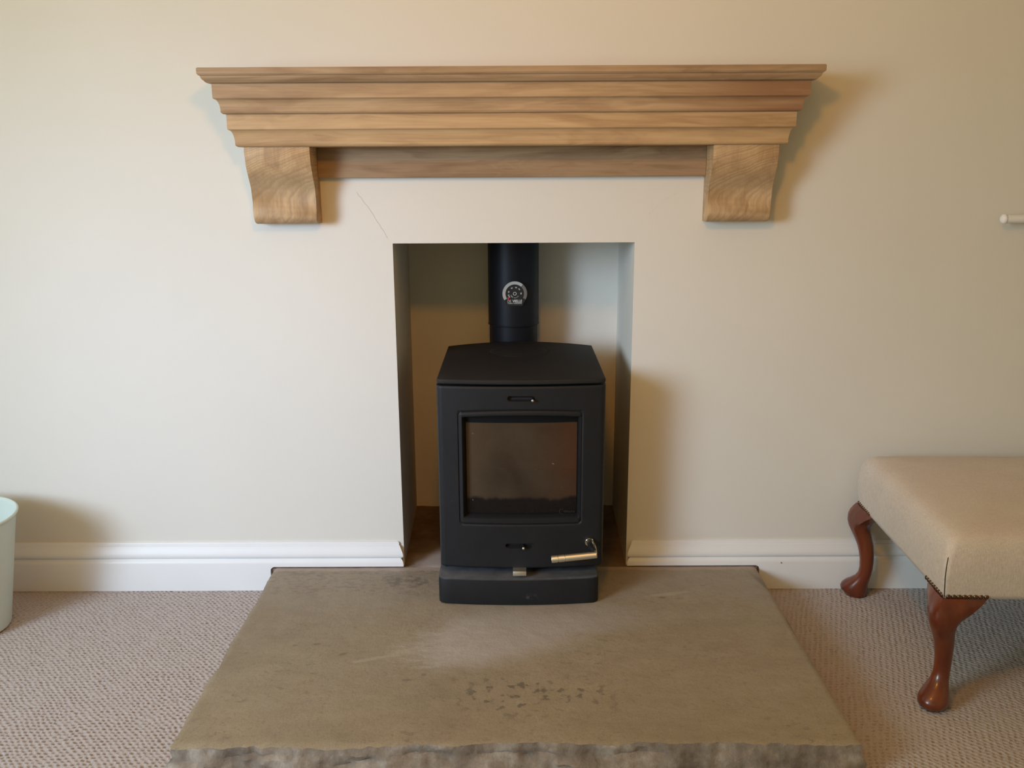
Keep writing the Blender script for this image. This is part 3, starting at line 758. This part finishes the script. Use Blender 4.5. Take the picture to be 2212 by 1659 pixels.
# taper the lid slightly wider towards the back-left as seen on the casting
lid = slab_outline('lid', lid_pts, 0.6440, 0.6560, IRON_TOP, stv, 0.003, 3)
bm = bmesh.new(); box(bm, -0.180, 0.212, -0.183, 0.200, 0.6375, 0.645); bm_obj('gasket', bm, VOID, stv)
bm = bmesh.new(); lathe(bm, [(0.0, 0.6574), (0.080, 0.6574), (0.0822, 0.6566), (0.0822, 0.6555)], 64, 0.012, 0.135)
bm_obj('hotplate', bm, IRON_TOP, lid, True, 30)
bm = bmesh.new(); lathe(bm, [(0.0822, 0.6563), (0.0850, 0.6563)], 64, 0.012, 0.135); bm_obj('hotplate_gap', bm, VOID, lid)
# air sliders
def knob(name, x, z, zc):
    y = ydoor(x)
    bm = bmesh.new(); cyl(bm, (x, y+0.008, zc), (x, y-0.006, zc-0.001), 0.0026, n=12)
    o = bm_obj(name, bm, IRON, stv, True, 40)
    bm = bmesh.new(); bmesh.ops.create_uvsphere(bm, u_segments=16, v_segments=10, radius=0.0040)
    bmesh.ops.translate(bm, verts=bm.verts, vec=(x, y-0.008, z)); bm_obj('knob', bm, CHROME, o, True)
knob('air_slider', 0.0425, 0.6062, 0.6080)
knob('air_slider', 0.0198, 0.2192, 0.2212)
# ash drawer tab
bm = bmesh.new(); box(bm, -0.0074, 0.0268, -0.236, -0.190, 0.1560, 0.1625, 0.001, 2); box(bm, -0.0074, 0.0268, -0.2385, -0.2345, 0.1500, 0.1625, 0.0012, 2)
bm_obj('ash_lever', bm, NICKEL, stv, True, 40)
# handle
hd = thing('t', None, None); hd.name = 'handle'; hd.parent = stv
bm = bmesh.new()
yb = ydoor(0.1877)
cyl(bm, (0.1877, yb+0.001, 0.2295), (0.1877, yb-0.006, 0.2295), 0.0118, 0.0112, 32)
cyl(bm, (0.1877, yb-0.006, 0.2295), (0.1877, yb-0.011, 0.2295), 0.0098, 0.0080, 32)
bm_obj('boss', bm, CHROME, hd, True, 35)
pathp = [Vector((0.1877, yb-0.008, 0.2285)), Vector((0.1885, yb-0.030, 0.2285)), Vector((0.1925, yb-0.045, 0.2275)), Vector((0.1965, yb-0.054, 0.2255))]
bm = bmesh.new()
for a, b in zip(pathp, pathp[1:]): cyl(bm, a, b, 0.0068, 0.0062, 18)
bm_obj('stem', bm, IRON, hd, True, 40)
gl0, gl1 = Vector((0.0885, -0.275, 0.2128)), Vector((0.2010, -0.275, 0.2245))
# arm linking boss rim to the grip
bm = bmesh.new(); P = [Vector((0.1965, yb-0.010, 0.2300)), Vector((0.1990, yb-0.034, 0.2290)), Vector((0.1990, -0.268, 0.2250))]
for a, b in zip(P, P[1:]): cyl(bm, a, b, 0.0034, 0.0034, 14)
bm_obj('arm', bm, NICKEL, hd, True, 40)
bm = bmesh.new(); dv = (gl1-gl0)
segs = [(0.0, 0.0085), (0.01, 0.0092), (0.135, 0.0092), (0.142, 0.0078), (0.150, 0.0078), (0.157, 0.0092), (0.285, 0.0092), (0.292, 0.0078), (0.300, 0.0078), (0.307, 0.0090), (0.985, 0.0084), (1.0, 0.0072)]
ux = dv.normalized(); q = ux.to_track_quat('Z', 'Y'); n = 32; rings = []
for t, r_ in segs:
    c_ = gl0+dv*t; rings.append([bm.verts.new(c_ + q @ Vector((r_*math.cos(2*PI*i/n), r_*math.sin(2*PI*i/n), 0))) for i in range(n)])
for A, B in zip(rings, rings[1:]):
    for i in range(n): bm.faces.new((A[i], A[(i+1)%n], B[(i+1)%n], B[i]))
bm.faces.new(rings[0][::-1]); bm.faces.new(rings[-1])
bm_obj('grip', bm, NICKEL, hd, True, 30)

# ------------------------------------------------------------------ flue pipe and thermometer
PX, PY, PR = -0.0035, 0.354, 0.0760
fl = thing('flue_pipe', 'satin black round flue pipe rising behind the stove into the chimney', 'pipe', (0,0,0))
bm = bmesh.new(); lathe(bm, [(PR-0.003, 0.36), (PR-0.0032, 0.690), (PR-0.003, 0.700)], 72, PX, PY); bm_obj('lower_section', bm, PIPE, fl, True, 30)
bm = bmesh.new(); lathe(bm, [(PR-0.003, 0.6965), (PR, 0.6960), (PR+0.0012, 0.6975), (PR+0.0012, 0.6990), (PR, 0.7005), (PR, 1.099)], 72, PX, PY); bm_obj('upper_section', bm, PIPE, fl, True, 30)
bm = bmesh.new(); cyl(bm, (PX, PY-0.05, 0.45), (PX, 0.2055, 0.45), 0.062, n=40); bm_obj('rear_outlet', bm, PIPE, fl, True, 30)
th = thing('pipe_thermometer', 'small round magnetic dial thermometer on the front of the black flue pipe', 'thermometer', (0,0,0))
TX, TZ = 0.0005, 0.7975; TY = PY-PR-0.0022
def disc(bm, r, y, n=48, r_in=None, a0=0, a1=360, cx=TX, cz=TZ):
    full = (a1-a0) >= 360
    m_ = n if full else n+1
    O = [bm.verts.new((cx+r*math.cos(math.radians(a0+(a1-a0)*i/n)), y, cz+r*math.sin(math.radians(a0+(a1-a0)*i/n)))) for i in range(m_)]
    if r_in is None: bm.faces.new(O); return
    I = [bm.verts.new((cx+r_in*math.cos(math.radians(a0+(a1-a0)*i/n)), y, cz+r_in*math.sin(math.radians(a0+(a1-a0)*i/n)))) for i in range(m_)]
    for i in range(n if full else n): bm.faces.new((O[i], O[(i+1)%m_], I[(i+1)%m_], I[i]))
bm = bmesh.new()
pl = [(TX+0.0365*math.cos(math.radians(a)), TZ+0.0365*math.sin(math.radians(a))) for a in range(-38, 219, 6)] + [(TX-0.022, TZ-0.036), (TX+0.022, TZ-0.036)]
prism(bm, pl, 'y', TY+0.0008, TY+0.0030)
bm_obj('dial_plate', bm, DIAL, th)
bm = bmesh.new(); disc(bm, 0.0360, TY, 40, 0.0272, 48, 212); bm_obj('dial_ring', bm, SILVER, th)
bm = bmesh.new(); disc(bm, 0.0360, TY, 20, 0.0272, -28, 46); tag(bm_obj('dial_ring', bm, GREY, th), 'dark grey end of the dial ring')
bm = bmesh.new(); cyl(bm, (TX, TY+0.001, TZ), (TX, TY+0.0001, TZ), 0.0230, n=40); bm_obj('dial_face', bm, DIAL, th, True, 30)
bm = bmesh.new(); disc(bm, 0.0052, TY-0.0005, 24, 0.0036)
for a in (-150, 195, 163, 118, 78, 45, 2):
    ca, sa = math.cos(math.radians(a)), math.sin(math.radians(a)); ctr = Vector((TX+0.0185*ca, TY-0.0005, TZ+0.0185*sa))
    tx_, tz_ = -sa, ca
    for off in (-0.0020, 0.0, 0.0020):
        for h, hw in ((0.0014 if off else 0.0022, 0.0007),):
            p = ctr + Vector((tx_*off, 0, tz_*off))
            quad(bm, *(tuple(p + Vector((ca*s1*h+tx_*s2*hw, 0, sa*s1*h+tz_*s2*hw))) for s1, s2 in ((-1,-1),(1,-1),(1,1),(-1,1))))
bm_obj('dial_marking', bm, LETTER, th)
for i, ch in enumerate('MADE IN U.K.'):
    if ch == ' ': continue
    a = math.radians(-90 + (i-5.5)*11.5)
    text_obj('lettering', ch, 0.0046, LETTER, th, (TX+0.0122*math.cos(a), TY-0.0005, TZ+0.0122*math.sin(a)), 0.0001, rot=(PI/2, -(a+PI/2), 0))
text_obj('lettering', 'DE', 0.012, LETTER, th, (TX-0.0158, TY-0.0006, TZ-0.0222), 0.0001, fit=(0.0104, 0.0078))
text_obj('lettering', 'VIELLE', 0.012, LETTER, th, (TX+0.0070, TY-0.0006, TZ-0.0218), 0.0001, offs=0.0004, fit=(0.0285, 0.0082))
text_obj('lettering', 'CHIMNEY THERMOMETER', 0.005, LETTER, th, (TX, TY-0.0006, TZ-0.0288), 0.0001, offs=0.00008, fit=(0.0415, 0.0028))
bm = bmesh.new(); bmesh.ops.create_uvsphere(bm, u_segments=14, v_segments=8, radius=0.0040); bmesh.ops.scale(bm, verts=bm.verts, vec=(1, 0.4, 1))
bmesh.ops.translate(bm, verts=bm.verts, vec=(TX-0.0180, TY-0.0010, TZ-0.0142)); bm_obj('pointer', bm, RED, th, True)

# ------------------------------------------------------------------ footstool
FR = math.radians(-2.6)
fs_ = thing('footstool', 'beige linen footstool with curved reddish mahogany legs standing right of the stone hearth', 'footstool', (0.908, -0.585, 0.0), FR)
# local frame: origin at front-left bottom corner; x right, y back
LX, LY, ZP0, ZP1 = 0.80, 0.545, 0.265, 0.405
def pad():
    nx, ny = 60, 44
    vs, fs = [], []
    # superellipsoid-like cushion: side wall rings then domed top
    def outline(inset, r, n=16, bulge=0.0):
        pts = []
        x0, x1, y0, y1 = inset, LX-inset, inset, LY-inset
        C = [((x0+r, y0+r), PI), ((x1-r, y0+r), 1.5*PI), ((x1-r, y1-r), 0), ((x0+r, y1-r), 0.5*PI)]
        for ci, ((cx, cy), a0) in enumerate(C):
            for k in range(9):
                a = a0+PI/2*k/8; pts.append([cx+r*math.cos(a), cy+r*math.sin(a)])
            nxt = C[(ci+1) % 4]
            a1 = nxt[1]; ex, ey = nxt[0][0]+r*math.cos(a1), nxt[0][1]+r*math.sin(a1); sx_, sy_ = pts[-1]
            for k in range(1, n): t = k/n; pts.append([sx_+(ex-sx_)*t, sy_+(ey-sy_)*t])
        return pts
    rings = []
    prof = [(0.006, 0.2645), (0.000, 0.2655), (-0.002, 0.275), (-0.004, 0.290), (-0.007, 0.315), (-0.008, 0.340), (-0.0065, 0.362), (-0.003, 0.379), (0.002, 0.391), (0.009, 0.4000), (0.019, 0.4060), (0.034, 0.4100), (0.055, 0.4130), (0.09, 0.4165), (0.13, 0.4190), (0.17, 0.4205), (0.205, 0.4210), (0.235, 0.4213)]
    for ins, z in prof:
        r = max(0.008, 0.022 - ins*0.02) if ins < 0.04 else 0.022
        # corners stay sharper low down
        r = 0.008 if z < 0.30 else 0.008+min(1, (z-0.30)/0.09)*0.010
        pts = outline(ins, r)
        rr_ = []
        for x, y in pts:
            # corners bulge less than side middles
            nz_ = 0.0016*fbm(x*9, y*9, z*12) if z > 0.27 else 0
            rr_.append((x+nz_, y+nz_, z + (0.0015*fbm(x*6, y*6, 3) if z > 0.38 else 0)))
        rings.append(rr_)
    n = len(rings[0])
    for r in rings: vs += r
    for i in range(len(rings)-1):
        for j in range(n):
            a, b = i*n+j, i*n+(j+1) % n; fs.append((a, b, b+n, a+n))
    c = len(vs); vs.append((LX/2, LY/2, 0.4214)); k = (len(rings)-1)*n
    for j in range(n): fs.append((k+j, k+(j+1) % n, c))
    fs.append(tuple(range(n))[::-1])
    return mesh_obj('cushion', vs, fs, LINEN, fs_, True)
cush = pad()
# dark vertical corner seam
bm = bmesh.new(); P = [Vector((0.0012, 0.0012, 0.268)), Vector((-0.0013, -0.0013, 0.285)), Vector((-0.0040, -0.0040, 0.31)), Vector((-0.0046, -0.0046, 0.335)), Vector((-0.0022, -0.0022, 0.357)), Vector((0.0025, 0.0025, 0.376))]
for i, (a, b) in enumerate(zip(P, P[1:])): cyl(bm, a, b, 0.0011, 0.0011 if i < 4 else 0.0005, 8)
bm_obj('corner_seam', bm, SEAM, cush, True)
# cabriole leg built once about its own corner: outward direction is (-1,-1)
def leg_mesh():
    n = 40
    # (z, centre offset along the outward diagonal, half size along diag, half size across, squareness, wing 0..1)
    secs = [(0.2655, 0.006, 0.026, 0.025, 1), (0.255, 0.016, 0.029, 0.026, .95), (0.243, 0.024, 0.030, 0.027, .80), (0.230, 0.029, 0.030, 0.027, .60), (0.216, 0.0300, 0.0290, 0.0265, .40), (0.202, 0.0270, 0.0272, 0.0255, .23), (0.188, 0.020, 0.0254, 0.0243, .10), (0.172, 0.012, 0.0233, 0.0226, .04),
            (0.154, 0.004, 0.0215, 0.0210, 0), (0.134, -0.001, 0.020, 0.0194, 0), (0.112, -0.0040, 0.0185, 0.0180, 0), (0.090, -0.0045, 0.0176, 0.0172, 0), (0.074, -0.0025, 0.0176, 0.0172, 0), (0.060, 0.003, 0.0198, 0.0190, 0), (0.048, 0.011, 0.0250, 0.0232, 0), (0.038, 0.0185, 0.0305, 0.0272, 0), (0.028, 0.0235, 0.0350, 0.0305, 0), (0.020, 0.0250, 0.0365, 0.0318, 0), (0.013, 0.0245, 0.0355, 0.0308, 0), (0.007, 0.0220, 0.0310, 0.0265, 0), (0.001, 0.0200, 0.0280, 0.0240, 0)]
    wl = 0.098
    vs, fs = [], []
    for z, off, ra, rb, wing in secs:
        cx = cy = 0.024 - off*0.7071
        for k in range(n):
            a = 2*PI*k/n
            # round section, diag axis = (-.707,-.707)
            u = ra*math.cos(a); v = rb*math.sin(a)
            x = cx + (-u*0.7071 + v*0.7071); y = cy + (-u*0.7071 - v*0.7071)
            if wing > 0:
                # L-shaped top: wings run along +x and +y behind the rails
                ang = math.atan2(y-cy, x-cx)
                s = 0.024
                dx, dy = math.cos(ang), math.sin(ang)
                # square block radius
                rs = min(s/abs(dx) if abs(dx) > 1e-6 else 9, s/abs(dy) if abs(dy) > 1e-6 else 9)
                wx = max(0.0, dx)**6; wy = max(0.0, dy)**6
                x2, y2 = cx+dx*rs, cy+dy*rs
                L_ = (wl-0.045)*wing**1.1
                if dx > 0.75: x2 += L_*min(1, (dx-0.75)/0.12)
                if dy > 0.75: y2 += L_*min(1, (dy-0.75)/0.12)
                t = min(1, wing*1.6)
                # keep the outward bulge of the knee, square off only the inner and wing sides
                outw = max(0.0, -(dx+dy)*0.7071)
                t *= (1 - 0.75*outw*(1-wing)**0.3) if wing < 0.999 else 1
                x = x*(1-t)+x2*t; y = y*(1-t)+y2*t
            vs.append((x, y, z))
    m_ = len(secs)
    for i in range(m_-1):
        for k in range(n):
            a, b = i*n+k, i*n+(k+1) % n; fs.append((a, a+n, b+n, b))
    fs.append(tuple(range(n))); fs.append(tuple(range((m_-1)*n, m_*n))[::-1])
    me = bpy.data.meshes.new('leg'); me.from_pydata(vs, [], fs); me.materials.append(MAHOG)
    me.polygons.foreach_set('use_smooth', [True]*len(me.polygons)); me.set_sharp_from_angle(angle=math.radians(50)); return me
LEG = leg_mesh()
def nail_mesh():
    bm = bmesh.new(); lathe(bm, [(0.0054, 0), (0.0050, 0.0014), (0.0036, 0.0028), (0.0018, 0.0034), (0, 0.0036)], 12)
    me = bpy.data.meshes.new('upholstery_nail'); bm.to_mesh(me); bm.free(); me.materials.append(NAIL)
    me.polygons.foreach_set('use_smooth', [True]*len(me.polygons)); return me
NM = nail_mesh()
for (cx, cy, sx_, sy_) in ((0, 0, 1, 1), (0, LY, 1, -1), (LX, 0, -1, 1), (LX, LY, -1, -1)):
    me = LEG
    if sx_*sy_ < 0 or sx_ < 0:
        me = LEG.copy(); me.transform(Matrix.Diagonal((sx_, sy_, 1, 1)))
        if sx_*sy_ < 0: me.flip_normals()
    lg = bpy.data.objects.new('leg', me); COL.objects.link(lg); lg.parent = fs_; lg.location = (cx, cy, 0)
    for axis in (0, 1):
        for k in range(8):
            d = 0.008 + k*0.0113
            nl = bpy.data.objects.new('upholstery_nail', NM); COL.objects.link(nl); nl.parent = lg
            if axis == 0: nl.location = (sx_*d, -0.0015*sy_, 0.270); nl.rotation_euler = (PI/2 if sy_ > 0 else -PI/2, 0, 0)
            else: nl.location = (-0.0015*sx_, sy_*d, 0.270); nl.rotation_euler = (0, -PI/2 if sx_ > 0 else PI/2, 0)
bm = bmesh.new(); box(bm, 0.022, LX-0.022, 0.022, LY-0.022, 0.258, 0.2655); bm_obj('seat_frame', bm, MAHOG, fs_)

# ------------------------------------------------------------------ mint bin at the left edge
BX, BY = -1.432, -0.225
bn = thing('waste_bin', 'pale mint green round bin standing on the carpet at the left edge', 'bin', (BX, BY, 0))
bm = bmesh.new()
R0, R1, BH = 0.108, 0.158, 0.308
lathe(bm, [(0, 0.001), (R0-0.004, 0.001), (R0, 0.004), (R0+0.001, 0.012), (R1-0.004, BH-0.006), (R1-0.006, BH-0.006), (R0-0.002, 0.012), (0, 0.012)], 72)
bm_obj('bucket', bm, MINT, bn, True, 40)
bm = bmesh.new(); lathe(bm, [(R1-0.0065, BH-0.008), (R1-0.005, BH-0.001), (R1-0.001, BH+0.001), (R1+0.002, BH-0.002), (R1+0.0015, BH-0.006), (R1-0.003, BH-0.008)], 72)
bm_obj('rim', bm, MINT, bn, True)

# ------------------------------------------------------------------ white rail on the right of the wall
rl = thing('wall_rail', 'short white rounded rail end fixed to the wall above the footstool', 'rail', (1.2267, -0.034, 1.0245))
bm = bmesh.new(); cyl(bm, (0.010, 0, 0), (0.42, 0, 0.002), 0.0105, n=28); bm_obj('rod', bm, WHITE, rl, True, 40)
bm = bmesh.new(); bmesh.ops.create_uvsphere(bm, u_segments=20, v_segments=14, radius=0.0125); bmesh.ops.scale(bm, verts=bm.verts, vec=(0.75, 1, 1)); bmesh.ops.translate(bm, verts=bm.verts, vec=(0.008, 0, 0)); bm_obj('end_cap', bm, WHITE, rl, True)
for x in (0.10, 0.36):
    bm = bmesh.new(); cyl(bm, (x, 0, 0.0005), (x, 0.0338, 0.0005), 0.006, n=16); cyl(bm, (x, 0.028, 0.0005), (x, 0.0338, 0.0005), 0.013, n=20); bm_obj('bracket', bm, WHITE, rl, True, 40)
